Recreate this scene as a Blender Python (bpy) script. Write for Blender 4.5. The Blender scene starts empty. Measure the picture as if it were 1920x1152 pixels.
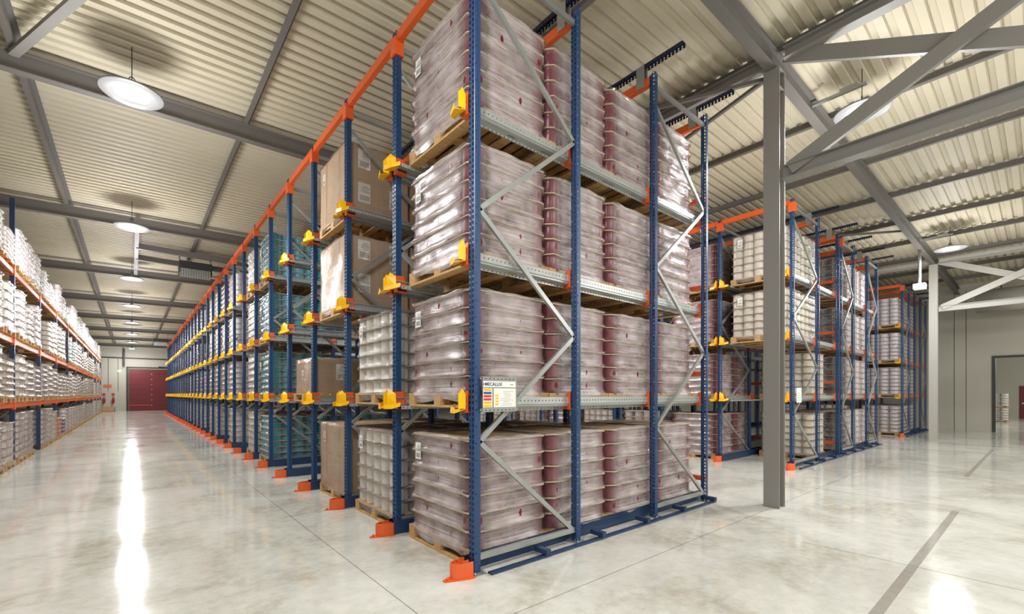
import bpy, math, random
from mathutils import Vector, Matrix
S = bpy.context.scene
C = S.collection
# ---------------------------------------------------------------- camera
CAM_H = 1.6
YAW = 0.7007
cd = bpy.data.cameras.new('camera'); cam = bpy.data.objects.new('camera', cd); C.objects.link(cam)
cam.location = (0, 0, CAM_H)
cam.rotation_euler = (math.pi/2, 0, -YAW)
cd.sensor_width = 36; cd.lens = 845/1920*36; cd.shift_y = (739.7-576)/1920
cd.clip_start = .05; cd.clip_end = 300
S.camera = cam
# ---------------------------------------------------------------- world, exposure
w = bpy.data.worlds.new('world'); S.world = w; w.use_nodes = True
w.node_tree.nodes['Background'].inputs[0].default_value = (.75, .8, .9, 1)
w.node_tree.nodes['Background'].inputs[1].default_value = .3
S.view_settings.view_transform = 'Standard'; S.view_settings.look = 'None'
S.view_settings.gamma = 1; S.view_settings.exposure = 0.22
S.view_settings.use_curve_mapping = False
S.cycles.max_bounces = 8; S.cycles.diffuse_bounces = 4; S.cycles.transparent_max_bounces = 24
S.cycles.caustics_reflective = False; S.cycles.caustics_refractive = False
LAMP_W = 105.0; OMNI_W = 165.0
# ---------------------------------------------------------------- materials
def srgb(r, g, b):
    f = lambda c: ((c/255+.055)/1.055)**2.4 if c > 10 else c/255/12.92
    return (f(r), f(g), f(b), 1)
def mat(name, col, rough=.5, metal=0, coat=0, noise=None, spec=.5):
    m = bpy.data.materials.new(name); m.use_nodes = True
    n = m.node_tree.nodes; l = m.node_tree.links; p = n['Principled BSDF']
    p.inputs['Base Color'].default_value = col; p.inputs['Roughness'].default_value = rough
    p.inputs['Metallic'].default_value = metal; p.inputs['Coat Weight'].default_value = coat
    p.inputs['Specular IOR Level'].default_value = spec
    if noise:
        sc, amt, stretch = noise
        t = n.new('ShaderNodeTexCoord'); mp = n.new('ShaderNodeMapping'); mp.inputs['Scale'].default_value = stretch
        nz = n.new('ShaderNodeTexNoise'); nz.inputs['Scale'].default_value = sc; nz.inputs['Detail'].default_value = 4
        mx = n.new('ShaderNodeMixRGB'); mx.blend_type = 'MULTIPLY'; mx.inputs[0].default_value = amt
        rp = n.new('ShaderNodeValToRGB'); rp.color_ramp.elements[0].position = .3; rp.color_ramp.elements[1].position = .7
        rp.color_ramp.elements[0].color = (.35, .33, .3, 1)
        l.new(t.outputs['Object'], mp.inputs[0]); l.new(mp.outputs[0], nz.inputs[0]); l.new(nz.outputs[0], rp.inputs[0])
        mx.inputs[1].default_value = col; l.new(rp.outputs[0], mx.inputs[2]); l.new(mx.outputs[0], p.inputs['Base Color'])
    return m
def math_node(nt, op, a, b=None, c=None):
    k = nt.nodes.new('ShaderNodeMath'); k.operation = op
    for i, v in enumerate((a, b, c)):
        if v is None: continue
        if isinstance(v, (int, float)): k.inputs[i].default_value = v
        else: nt.links.new(v, k.inputs[i])
    return k.outputs[0]
def perforated(name, col, rough, metal, spec_x, spec_y, zonly=False):
    """sheet steel with real see-through punched holes; spec=(columns, half width, pitch, half height)"""
    m = mat(name, col, rough, metal); nt = m.node_tree; n = nt.nodes; l = nt.links
    t = n.new('ShaderNodeTexCoord'); s = n.new('ShaderNodeSeparateXYZ'); l.new(t.outputs['Object'], s.inputs[0])
    g = n.new('ShaderNodeSeparateXYZ'); l.new(t.outputs['Normal'], g.inputs[0])
    M = lambda *a: math_node(nt, *a)
    def cols(coord, along, sp):
        cs, hw, pitch, hh = sp
        a = None
        for c0 in cs:
            d = M('LESS_THAN', M('ABSOLUTE', M('SUBTRACT', coord, c0)), hw)
            a = d if a is None else M('MAXIMUM', a, d)
        f = M('ABSOLUTE', M('SUBTRACT', M('FRACT', M('DIVIDE', along, pitch)), .5))
        return M('MULTIPLY', a, M('LESS_THAN', f, hh/pitch))
    if not zonly:
        hx = M('MULTIPLY', cols(s.outputs[1], s.outputs[2], spec_x), M('GREATER_THAN', M('ABSOLUTE', g.outputs[0]), .7))
        hy = M('MULTIPLY', cols(s.outputs[0], s.outputs[2], spec_y), M('GREATER_THAN', M('ABSOLUTE', g.outputs[1]), .7))
        h = M('MAXIMUM', hx, hy)
    else:
        h = M('MULTIPLY', cols(s.outputs[2], s.outputs[0], spec_y), M('GREATER_THAN', M('ABSOLUTE', g.outputs[1]), .7))
    tr = n.new('ShaderNodeBsdfTransparent'); mx = n.new('ShaderNodeMixShader')
    l.new(h, mx.inputs[0]); l.new(n['Principled BSDF'].outputs[0], mx.inputs[1]); l.new(tr.outputs[0], mx.inputs[2])
    l.new(mx.outputs[0], n['Material Output'].inputs[0])
    return m
def film(name, tint, lo, hi, corner=(.6, .5), streak=(1.2, 1.2, 16), keep=.0):
    """clear stretch film: milky where it is bunched in streaks, clear where it is pulled round the corners"""
    m = bpy.data.materials.new(name); m.use_nodes = True; nt = m.node_tree; n = nt.nodes; l = nt.links
    p = n['Principled BSDF']; p.inputs['Base Color'].default_value = tint; p.inputs['Roughness'].default_value = .17
    p.inputs['Specular IOR Level'].default_value = .8
    t = n.new('ShaderNodeTexCoord')
    def nz(scale, rot, sc, det, rough=.6):
        mp = n.new('ShaderNodeMapping'); mp.inputs['Scale'].default_value = scale; mp.inputs['Rotation'].default_value = rot
        l.new(t.outputs['Object'], mp.inputs[0]); k = n.new('ShaderNodeTexNoise'); k.inputs['Scale'].default_value = sc
        k.inputs['Detail'].default_value = det; k.inputs['Roughness'].default_value = rough; l.new(mp.outputs[0], k.inputs[0]); return k
    a = nz((1, 1, 38), (.07, .09, 0), 1.5, 6); a2 = nz((1, 1, 60), (-.16, -.12, 0), 1.1, 4); big = nz((1, 1, 1.5), (0, 0, 0), 3.2, 3)
    K = lambda *q: math_node(nt, *q)
    mixn = K('ADD', K('ADD', K('MULTIPLY', a.outputs[0], .38), K('MULTIPLY', a2.outputs[0], .22)), K('MULTIPLY', big.outputs[0], .4))
    rp = n.new('ShaderNodeMapRange'); rp.inputs[1].default_value = .40; rp.inputs[2].default_value = .60
    rp.inputs[3].default_value = lo; rp.inputs[4].default_value = hi
    l.new(mixn, rp.inputs[0])
    s = n.new('ShaderNodeSeparateXYZ'); l.new(t.outputs['Object'], s.inputs[0])
    M = lambda *k: math_node(nt, *k)
    # distance from the vertical corner edges
    cx = M('SUBTRACT', corner[1], M('ABSOLUTE', s.outputs[0])); cy = M('SUBTRACT', corner[0], M('ABSOLUTE', s.outputs[1]))
    dd = M('MAXIMUM', cx, cy)
    far = n.new('ShaderNodeMapRange'); far.inputs[1].default_value = .06; far.inputs[2].default_value = .26; far.inputs[3].default_value = keep; far.inputs[4].default_value = 1
    l.new(dd, far.inputs[0])
    fac = M('MULTIPLY', rp.outputs[0], far.outputs[0]); fac = M('ADD', fac, .05)
    bp = n.new('ShaderNodeBump'); bp.inputs['Strength'].default_value = .45; bp.inputs['Distance'].default_value = .012
    l.new(a.outputs[0], bp.inputs['Height']); l.new(bp.outputs[0], p.inputs['Normal'])
    tr = n.new('ShaderNodeBsdfTransparent'); mx = n.new('ShaderNodeMixShader')
    l.new(fac, mx.inputs[0]); l.new(tr.outputs[0], mx.inputs[1]); l.new(p.outputs[0], mx.inputs[2])
    gl = n.new('ShaderNodeBsdfGlossy'); gl.inputs['Roughness'].default_value = .1; l.new(bp.outputs[0], gl.inputs['Normal'])
    lw = n.new('ShaderNodeLayerWeight'); lw.inputs[0].default_value = .25; l.new(bp.outputs[0], lw.inputs['Normal'])
    m2 = n.new('ShaderNodeMixShader'); l.new(M('MULTIPLY', lw.outputs[0], .38), m2.inputs[0]); l.new(mx.outputs[0], m2.inputs[1]); l.new(gl.outputs[0], m2.inputs[2])
    l.new(m2.outputs[0], n['Material Output'].inputs[0])
    return m
def emit(name, col, st):
    m = bpy.data.materials.new(name); m.use_nodes = True; n = m.node_tree.nodes
    p = n['Principled BSDF']; p.inputs['Base Color'].default_value = (1, 1, 1, 1)
    p.inputs['Emission Color'].default_value = col; p.inputs['Emission Strength'].default_value = st
    return m
def floor_mat():
    m = mat('polished_concrete', (.6, .6, .55, 1), .12); nt = m.node_tree; n = nt.nodes; l = nt.links; p = n['Principled BSDF']
    t = n.new('ShaderNodeTexCoord')
    M = lambda *k: math_node(nt, *k)
    a = n.new('ShaderNodeTexNoise'); a.inputs['Scale'].default_value = .9; a.inputs['Detail'].default_value = 8; a.inputs['Roughness'].default_value = .62; a.inputs['Distortion'].default_value = .6
    b = n.new('ShaderNodeTexNoise'); b.inputs['Scale'].default_value = 9; b.inputs['Detail'].default_value = 8; b.inputs['Roughness'].default_value = .7
    l.new(t.outputs['Object'], a.inputs[0]); l.new(t.outputs['Object'], b.inputs[0])
    rp = n.new('ShaderNodeValToRGB'); e = rp.color_ramp.elements
    e[0].position = .33; e[0].color = srgb(170, 163, 147); e[1].position = .66; e[1].color = srgb(222, 221, 214)
    k = rp.color_ramp.elements.new(.5); k.color = srgb(204, 203, 193)
    l.new(M('ADD', M('MULTIPLY', a.outputs[0], .65), M('MULTIPLY', b.outputs[0], .35)), rp.inputs[0])
    s = n.new('ShaderNodeSeparateXYZ'); l.new(t.outputs['Object'], s.inputs[0])
    X, Y = s.outputs[0], s.outputs[1]
    line = None
    def band(coord, c0, hw, other=None, lo=None, hi=None):
        d = M('LESS_THAN', M('ABSOLUTE', M('SUBTRACT', coord, c0)), hw)
        if other is not None:
            d = M('MULTIPLY', d, M('MULTIPLY', M('GREATER_THAN', other, lo), M('LESS_THAN', other, hi)))
        return d
    for d in (band(X, 1.59, .004), band(Y, 2.5, .004), band(X, 8.88, .008, Y, .7, 60), band(X, 5.55, .006, Y, -1, 1.7), band(X, -2.3, .004), band(X, 14, .004, Y, -20, 3)):
        line = d if line is None else M('MAXIMUM', line, d)
    strip = M('MAXIMUM', band(Y, .80, .038, X, 2.2, 8.6), band(Y, 1.0, .035, X, 12.4, 18.8))
    m1 = n.new('ShaderNodeMixRGB'); m1.inputs[2].default_value = srgb(96, 90, 78); l.new(M('MULTIPLY', line, .75), m1.inputs[0]); l.new(rp.outputs[0], m1.inputs[1])
    m2 = n.new('ShaderNodeMixRGB'); m2.inputs[2].default_value = srgb(150, 145, 136); l.new(M('MULTIPLY', strip, M('ADD', .45, M('MULTIPLY', b.outputs[0], .7))), m2.inputs[0]); l.new(m1.outputs[0], m2.inputs[1])
    l.new(m2.outputs[0], p.inputs['Base Color'])
    l.new(M('ADD', .04, M('MULTIPLY', a.outputs[0], .12)), p.inputs['Roughness'])
    p.inputs['Specular IOR Level'].default_value = .38
    bp = n.new('ShaderNodeBump'); bp.inputs['Strength'].default_value = .05; bp.inputs['Distance'].default_value = .01
    l.new(a.outputs[0], bp.inputs['Height']); l.new(bp.outputs[0], p.inputs['Normal'])
    return m
M_floor = floor_mat()
M_roof = mat('cream_roof_sheet', srgb(202, 193, 170), .55, 0, noise=(.8, .14, (1, 1, 1)))
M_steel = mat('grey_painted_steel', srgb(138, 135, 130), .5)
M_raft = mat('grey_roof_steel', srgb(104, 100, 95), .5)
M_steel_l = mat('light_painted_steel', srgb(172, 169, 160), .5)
M_wall = mat('wall_paint', srgb(188, 184, 170), .7, noise=(.5, .1, (1, 1, 1)))
M_wallseam = mat('wall_seam', srgb(118, 114, 102), .7)
M_dark = mat('dark_metal', srgb(52, 50, 48), .5)
M_black = mat('black_rubber', srgb(22, 22, 24), .6)
M_blue = perforated('blue_slotted_steel', srgb(36, 70, 112), .35, 0, ((-.023, .023), .0095, .05, .016), ((-.020,), .006, .075, .007))
M_bluep = mat('blue_painted_steel', srgb(32, 56, 90), .35)
M_bluetop = perforated('navy_perforated_channel', srgb(24, 38, 66), .45, 0, ((0,), .01, .05, .01), ((0,), .011, .05, .014))
M_orange = mat('orange_paint', srgb(228, 98, 42), .35)
M_yellow = mat('yellow_paint', srgb(255, 198, 6), .35)
M_galv = mat('galvanised_steel', srgb(176, 180, 178), .32, .55, noise=(5, .2, (1, 1, 1)))
M_galvp = perforated('galvanised_punched_rail', srgb(184, 188, 186), .32, .5, ((0,), .01, .05, .01), ((-.035, -.118), .006, .05, .007), True)
M_wood = mat('pine_wood', srgb(205, 164, 108), .7, noise=(3, .45, (1, 6, 12)))
M_card = mat('cardboard', srgb(186, 152, 118), .75, noise=(2, .12, (1, 1, 1)))
M_cardd = mat('cardboard_seam_tape', srgb(158, 122, 88), .6)
M_sheet = mat('cardboard_layer_sheet', srgb(206, 186, 156), .7)
M_sheet2 = mat('dark_layer_sheet', srgb(150, 128, 116), .7)
M_maroon = mat('maroon_can', srgb(112, 30, 46), .3)
M_navycan = mat('navy_mauve_can', srgb(92, 70, 100), .3)
M_white = mat('white_plastic', srgb(240, 235, 224), .3)
M_cream = mat('cream_plastic', srgb(228, 220, 200), .4)
M_pearl = mat('pale_mauve_plastic', srgb(224, 215, 218), .3)
M_teal = mat('teal_plastic', srgb(22, 156, 170), .3)
M_brown = mat('dark_brown_can', srgb(84, 66, 64), .3)
M_paper = mat('paper_label', srgb(240, 238, 232), .6)
M_ink = mat('printed_ink', srgb(70, 70, 76), .6)
M_red = mat('red_door_paint', srgb(108, 25, 31), .5)
M_fire = mat('extinguisher_red', srgb(190, 26, 24), .3)
M_lampw = mat('lamp_grey_housing', srgb(128, 128, 128), .4)
M_lamp = emit('lamp_led_panel', (1, .98, .94, 1), 7)
M_green = emit('exit_light_green', (.3, 1, .3, 1), 2)
F_maroon = film('film_over_maroon', srgb(218, 207, 205), .24, .70)
F_white = film('film_over_white', srgb(236, 232, 226), .01, .22, keep=.3)
F_silver = film('film_silvery', srgb(214, 212, 210), .03, .30, keep=.5)
F_teal = film('film_over_teal', srgb(200, 208, 212), .02, .24, keep=.3)
F_card = film('film_over_cartons', srgb(208, 190, 168), .10, .42, keep=.5)
# ---------------------------------------------------------------- mesh helpers
class MB:
    def __init__(s): s.v = []; s.f = []; s.m = []; s.sm = []
    def add(s, vs, fs, mi=0, smooth=False):
        b = len(s.v); s.v += [tuple(q) for q in vs]
        for f in fs: s.f.append(tuple(b+i for i in f)); s.m.append(mi); s.sm.append(smooth)
        return s
    def box(s, a, b, mi=0):
        (x0, y0, z0), (x1, y1, z1) = a, b
        x0, x1 = min(x0, x1), max(x0, x1); y0, y1 = min(y0, y1), max(y0, y1); z0, z1 = min(z0, z1), max(z0, z1)
        return s.add([(x0, y0, z0), (x1, y0, z0), (x1, y1, z0), (x0, y1, z0), (x0, y0, z1), (x1, y0, z1), (x1, y1, z1), (x0, y1, z1)],
                     [(0, 3, 2, 1), (4, 5, 6, 7), (0, 1, 5, 4), (1, 2, 6, 5), (2, 3, 7, 6), (3, 0, 4, 7)], mi)
    def bar(s, p, q, w, t, mi=0, up=(0, 0, 1)):
        p, q = Vector(p), Vector(q); d = (q-p).normalized(); u = Vector(up)
        if abs(d.dot(u)) > .98: u = Vector((0, 1, 0))
        a = d.cross(u).normalized(); b = a.cross(d).normalized()
        vs = [r+a*(i*w/2)+b*(j*t/2) for r in (p, q) for i, j in ((-1, -1), (1, -1), (1, 1), (-1, 1))]
        return s.add(vs, [(0, 1, 2, 3), (7, 6, 5, 4), (0, 4, 5, 1), (1, 5, 6, 2), (2, 6, 7, 3), (3, 7, 4, 0)], mi)
    def sweep(s, prof, p, q, side, up, mi=0, closed=False, cap=False, smooth=False):
        """profile points (u,v) carried from p to q; u along side, v along up"""
        p, q, a, b = Vector(p), Vector(q), Vector(side), Vector(up); n = len(prof)
        vs = [r+a*u+b*v for r in (p, q) for u, v in prof]
        fs = [(i, (i+1) % n, n+(i+1) % n, n+i) for i in range(n if closed else n-1)]
        if cap: fs += [tuple(range(n))[::-1], tuple(range(n, 2*n))]
        return s.add(vs, fs, mi, smooth)
    def ibeam(s, p, q, side, up, w, h, tf=.012, tw=.008, mi=0):
        a, b = w/2, h/2; c = tw/2
        pr = [(-a, -b), (a, -b), (a, -b+tf), (c, -b+tf), (c, b-tf), (a, b-tf), (a, b), (-a, b), (-a, b-tf), (-c, b-tf), (-c, -b+tf), (-a, -b+tf)]
        s.sweep(pr, p, q, side, up, mi, True)
        p, q, a_, b_ = Vector(p), Vector(q), Vector(side), Vector(up)
        for r in (p, q):
            k = lambda i: r+a_*pr[i][0]+b_*pr[i][1]
            s.add([k(i) for i in (0, 1, 2, 11)], [(0, 1, 2, 3)], mi); s.add([k(i) for i in (5, 6, 7, 8)], [(0, 1, 2, 3)], mi); s.add([k(i) for i in (10, 3, 4, 9)], [(0, 1, 2, 3)], mi)
        return s
    def lathe(s, prof, c=(0, 0, 0), n=20, mi=0, smooth=True, ax='z', mis=None):
        c = Vector(c); vs = []
        for r, z in prof:
            for i in range(n):
                t = 2*math.pi*i/n
                p = (r*math.cos(t), r*math.sin(t), z)
                if ax == 'x': p = (z, p[0], p[1])
                elif ax == 'y': p = (p[0], z, p[1])
                vs.append(c+Vector(p))
        b = len(s.v); s.v += [tuple(q) for q in vs]
        for j in range(len(prof)-1):
            for i in range(n):
                s.f.append((b+j*n+i, b+j*n+(i+1) % n, b+(j+1)*n+(i+1) % n, b+(j+1)*n+i)); s.m.append(mis[j] if mis else mi); s.sm.append(smooth)
        for j, rev in ((0, True), (len(prof)-1, False)):
            if prof[j][0] > 1e-4:
                r = [b+j*n+i for i in range(n)]
                s.f.append(tuple(r[::-1] if rev else r)); s.m.append(mi); s.sm.append(False)
        return s
    def tube(s, p, q, r, n=8, mi=0):
        p, q = Vector(p), Vector(q); d = (q-p).normalized(); u = Vector((0, 0, 1))
        if abs(d.dot(u)) > .98: u = Vector((1, 0, 0))
        a = d.cross(u).normalized(); b = a.cross(d)
        pr = [(r*math.cos(2*math.pi*i/n), r*math.sin(2*math.pi*i/n)) for i in range(n)]
        return s.sweep(pr, p, q, a, b, mi, True, True, True)
    def merge(s, o, off=(0, 0, 0), mimap=None):
        b = len(s.v); s.v += [(x+off[0], y+off[1], z+off[2]) for x, y, z in o.v]
        for f, m, k in zip(o.f, o.m, o.sm): s.f.append(tuple(b+i for i in f)); s.m.append(mimap[m] if mimap else m); s.sm.append(k)
        return s
    def mesh(s, name, mats):
        me = bpy.data.meshes.new(name); me.from_pydata(s.v, [], s.f)
        for m in (mats if isinstance(mats, (list, tuple)) else [mats]): me.materials.append(m)
        me.polygons.foreach_set('material_index', s.m); me.polygons.foreach_set('use_smooth', s.sm)
        me.update(); return me
    def obj(s, name, mats, parent=None, loc=None):
        return link(name, s.mesh(name, mats), parent, loc)
def link(name, data, parent=None, loc=None, rz=0):
    o = bpy.data.objects.new(name, data); C.objects.link(o); o.parent = parent
    if loc is not None: o.location = loc
    if rz: o.rotation_euler = (0, 0, rz)
    return o
def tag(o, label=None, cat=None, group=None, kind=None):
    for k, v in (('label', label), ('category', cat), ('group', group), ('kind', kind)):
        if v: o[k] = v
    return o
def thing(name, label, cat, loc=(0, 0, 0), rz=0, group=None):
    return tag(link(name, None, None, loc, rz), label, cat, group)
ORD = ['nearest', 'second', 'third', 'fourth', 'fifth', 'sixth', 'seventh', 'eighth', 'ninth', 'tenth', 'eleventh', 'twelfth', 'thirteenth', 'fourteenth', 'fifteenth', 'sixteenth',
       'seventeenth', 'eighteenth', 'nineteenth', 'twentieth', 'twenty-first', 'twenty-second', 'twenty-third', 'twenty-fourth', 'twenty-fifth', 'twenty-sixth', 'twenty-seventh', 'twenty-eighth', 'twenty-ninth', 'thirtieth']
# ---------------------------------------------------------------- building shell
X0, X1, Y0, Y1 = -9.0, 27.8, -12.0, 57.0
FR_S = 6.6; FR0 = 2.5                         # portal frame spacing and the line of the columns
def rb(x):                                    # underside of the rafters
    return 6.18 + (x-7)*.02 if x < 7 else 6.18 - (x-7)*.010
RH = .27; PH = .15
def rt(x): return rb(x)+RH+PH                 # underside of the roof sheet
tag(MB().box((X0-.3, Y0-.3, -.2), (48, Y1+.3, 0)).obj('floor', M_floor), 'polished grey concrete warehouse floor with saw cut joints', 'floor', kind='structure')
m = MB()
pitch = .2; prof = [(0, 0), (.10, 0), (.115, .045), (.185, .045)]
n = int((Y1-Y0)/pitch); pts = [(Y0+i*pitch+a, b) for i in range(n+1) for a, b in prof]
xs = [X0, 7, X1]
for k in range(2):
    xa, xb = xs[k], xs[k+1]
    vs = [(xa, y, rt(xa)+z) for y, z in pts]+[(xb, y, rt(xb)+z) for y, z in pts]; N = len(pts)
    m.add(vs, [(i, i+1, N+i+1, N+i) for i in range(N-1)])
    m.add([(xa, Y0, rt(xa)+.12), (xb, Y0, rt(xb)+.12), (xb, Y1, rt(xb)+.12), (xa, Y1, rt(xa)+.12)], [(0, 1, 2, 3)])
ceiling = m.obj('ceiling', M_roof); tag(ceiling, 'cream ribbed metal roof sheeting on grey steel rafters', 'ceiling', kind='structure')
frames = [FR0+FR_S*i for i in range(-2, 9)]
frames = [FR0-3.5 if abs(f-(FR0-FR_S)) < .1 else f for f in frames]
for fy in frames:
    m = MB()
    for xa, xb in ((X0, 7.0), (7.0, X1)):
        d = Vector((xb-xa, 0, rb(xb)-rb(xa))).normalized(); up = Vector((-d.z, 0, d.x))
        m.ibeam((xa, fy, rb(xa)+RH/2), (xb, fy, rb(xb)+RH/2), (0, 1, 0), up, .14, RH)
    m.obj('rafter', M_raft, ceiling)
purl = [-6.76, -4.0, -1.24, 1.52, 4.28, 7.05, 9.4, 11.75, 14.1, 16.4, 18.7, 21.1, 23.4, 25.7]
for px in purl:
    z = rb(px)+RH
    MB().sweep([(-.035, .018), (-.035, 0), (.035, 0), (.035, PH-.005), (-.035+.0, PH-.005)][0:4]+[(.10, PH-.005)], (px, Y0, z), (px, Y1, z), (1, 0, 0), (0, 0, 1)).obj('purlin', M_raft, ceiling)
# roof bracing bars
def brace_bar(name, p, q, w_, t_, mt=M_raft): return MB().bar(p, q, w_, t_).obj(name, mt, ceiling)
brace_bar('roof_brace', (-1.24, 9.1, 6.25), (1.52, 2.7, 6.32), .10, .06, M_steel)
brace_bar('roof_brace', (7.0, 2.6, 6.15), (4.28, 9.1, 6.25), .05, .05)
brace_bar('roof_brace', (7.0, 2.6, 6.15), (9.4, 9.1, 6.25), .05, .05)
brace_bar('roof_brace', (11.75, 9.1, 6.2), (16.4, 2.6, 6.15), .05, .05)
# walls
def wall(name, a, b): return tag(MB().box(a, b).obj(name, M_wall), kind='structure')
wall('wall_left', (X0-.2, Y0, 0), (X0, Y1, 6.4))
wall('wall_behind', (X0-.2, Y0-.2, 0), (X1+.2, Y0, 6.7))
wf = wall('wall_far', (X0-.2, Y1, 0), (X1+.2, Y1+.2, 6.7))
MB().box((X0, Y1-.06, 5.02), (X1, Y1, 5.14)).obj('wall_rail', M_dark, wf)
for sx in (-1.7, -1.0): MB().box((sx-.02, Y1-.03, 1.9), (sx+.02, Y1, 5.0)).obj('conduit', M_wallseam, wf)
# right wall with an opening to the next room
OY, OH = 1.45, 3.16
m = MB().box((X1, OY, 0), (X1+.2, Y1, 6.6)).box((X1, -6, 0), (X1+.2, Y0, 6.6)).box((X1, -6, OH), (X1+.2, OY, 6.6))
wr = tag(m.obj('wall_right', M_wall), kind='structure')
for sy in (2.25, 2.62): MB().box((X1-.012, sy-.012, 0), (X1, sy+.012, 6.1)).obj('panel_joint', M_wallseam, wr)
m = MB().box((X1-.04, OY-.07, 0), (X1+.24, OY+.03, OH+.06)).box((X1-.04, -6, OH-.03), (X1+.24, OY-.07, OH+.06))
tag(m.obj('trim_1', M_dark), 'dark steel frame around the opening in the right wall', 'door frame', kind='structure')
wall('wall_annex_far', (45.2, -6, 0), (45.4, 8, 5.8)); wall('wall_annex_left', (X1+.2, 6, 0), (45.2, 6.2, 5.8)); wall('wall_annex_right', (X1+.2, -6.2, 0), (45.2, -6, 5.8))
tag(MB().box((X1+.2, -6, 5.6), (45.2, 6, 5.8)).obj('ceiling_annex', M_wall), kind='structure')
d2 = tag(MB().box((45.12, -.6, 0), (45.2, 1.15, 2.15)).obj('door_2', M_red), 'dark red door in the next room seen through the opening', 'door', kind='structure')
MB().box((45.06, .9, .95), (45.12, 1.04, 1.05)).obj('door_handle', M_galv, d2)
# red sectional door in the far wall
d1 = MB()
for k in range(8): d1.box((-.22, Y1-.09, k*.506), (4.6, Y1-.02, k*.506+.498))
d1 = tag(d1.obj('door_1', M_red), 'dark red sectional door in the far wall at the end of the aisle', 'door', kind='structure')
MB().box((-.22, Y1-.1, .52), (1.4, Y1-.085, .56)).obj('safety_strip', M_orange, d1)
m = MB()
for k in range(7): m.box((1.45, Y1-.1, .5+k*.506), (1.53, Y1-.085, .56+k*.506))
m.obj('hinge_row', M_galv, d1)
m = MB().box((-.40, Y1-.14, 0), (-.24, Y1-.001, 4.25)).box((-.4, Y1-.2, 4.18), (4.8, Y1-.001, 4.26)).tube((2.0, Y1-.25, 4.30), (4.6, Y1-.25, 4.30), .05)
m.obj('door_track', M_dark, d1)
MB().box((-.62, Y1-.35, 4.3), (-.5, Y1-.05, 5.9)).obj('door_spring_bracket', M_dark, d1)
# ---------------------------------------------------------------- steel columns, portal beams, braces
def column(x, y, label, mt):
    h = rb(x)
    o = MB().ibeam((0, 0, 0), (0, 0, h), (0, 1, 0), (1, 0, 0), .21, .21, .014, .01).obj('steel_column', mt, None, (x, y, 0))
    tag(o, label, 'column', 'steel columns carrying the roof')
    MB().box((-.103, -.1, h-.27), (.103, .1, h-.255)).box((-.103, -.1, h-.012), (.103, .1, h)).obj('stiffener_plate', mt, o)
    return o
def bracing(x, y, y2, top, bot, label, mt):
    t = thing('wind_bracing', label, 'bracing', (x, y, 0), 0, 'wind bracing between the columns')
    L = y2-y
    MB().ibeam((.0, -.02, bot+.09), (.0, L+.02, bot+.09), (1, 0, 0), (0, 0, 1), .16, .19).obj('lower_beam', mt, t)
    MB().ibeam((.02, -.02, top+.11), (.02, L+.02, top+.11), (1, 0, 0), (0, 0, 1), .16, .16).obj('upper_beam', mt, t)
    MB().bar((-.02, -.10, bot+.13), (-.02, L, top-.03), .06, .19).obj('diagonal', mt, t)
    MB().bar((.07, -.02, top+.12), (.07, L, bot+.2), .06, .19).obj('diagonal', mt, t)
    return t
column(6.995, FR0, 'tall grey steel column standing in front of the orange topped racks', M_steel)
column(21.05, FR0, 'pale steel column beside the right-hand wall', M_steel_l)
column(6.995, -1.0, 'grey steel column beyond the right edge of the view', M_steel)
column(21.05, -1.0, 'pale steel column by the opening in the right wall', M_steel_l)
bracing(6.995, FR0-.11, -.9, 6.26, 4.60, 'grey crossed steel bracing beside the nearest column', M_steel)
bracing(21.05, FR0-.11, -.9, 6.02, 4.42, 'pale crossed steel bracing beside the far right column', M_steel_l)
# longitudinal eave beam along the column line
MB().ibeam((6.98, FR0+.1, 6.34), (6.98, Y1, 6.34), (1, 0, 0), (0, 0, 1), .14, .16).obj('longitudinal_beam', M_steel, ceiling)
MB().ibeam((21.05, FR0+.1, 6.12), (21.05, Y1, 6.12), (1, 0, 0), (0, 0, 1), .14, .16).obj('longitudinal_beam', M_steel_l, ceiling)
# hanging conduit with a detector near the far column
t = thing('hanging_detector', 'white detector on a drop pipe hanging near the far right column', 'detector', (18.6, 2.52, 4.95))
MB().tube((0, 0, .05), (0, 0, 1.12), .04).obj('drop_pipe', M_galv, t)
MB().box((-.14, -.14, -.1), (.14, .14, .06)).obj('detector_head', M_white, t)
# ---------------------------------------------------------------- high bay lamps
def lamp_proto():
    t = thing('high_bay_lamp', '', 'lamp')
    MB().lathe([(.0, .03), (.12, .03), (.30, .0), (.355, -.02), (.36, -.035), (.352, -.045), (.21, -.035), (.2, -.03)], n=40).obj('lamp_housing', M_lampw, t)
    m = MB()
    N = 24; pts = []
    for i in range(N):
        a = 2*math.pi*i/N; e = 4.0; c, s_ = math.cos(a), math.sin(a)
        pts.append((.175*math.copysign(abs(c)**(2/e), c), .175*math.copysign(abs(s_)**(2/e), s_)))
    m.sweep(pts, (0, 0, -.046), (0, 0, -.03), (1, 0, 0), (0, 1, 0), 0, True, True)
    m.obj('led_panel', M_lamp, t)
    m = MB().box((-.05, -.19, -.053), (-.038, .19, -.047)).box((.075, -.15, -.053), (.087, .15, -.047))
    m.obj('panel_rib', M_lampw, t)
    MB().lathe([(.05, .03), (.05, .09), (.035, .11), (.035, .14)], n=16).obj('driver_housing', M_lampw, t)
    m = MB()
    m.tube((0, 0, .13), (0, 0, .62), .006)
    for i in range(12):
        a, b = [2*math.pi*(i+k)/12 for k in (0, 1)]
        m.bar((.03*math.cos(a), 0, .17+.03*math.sin(a)), (.03*math.cos(b), 0, .17+.03*math.sin(b)), .01, .01, up=(0, 1, 0))
    m.obj('suspension_hook', M_dark, t)
    return t
lp = lamp_proto(); lp_ch = list(lp.children); lamp_first = [True]
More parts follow.
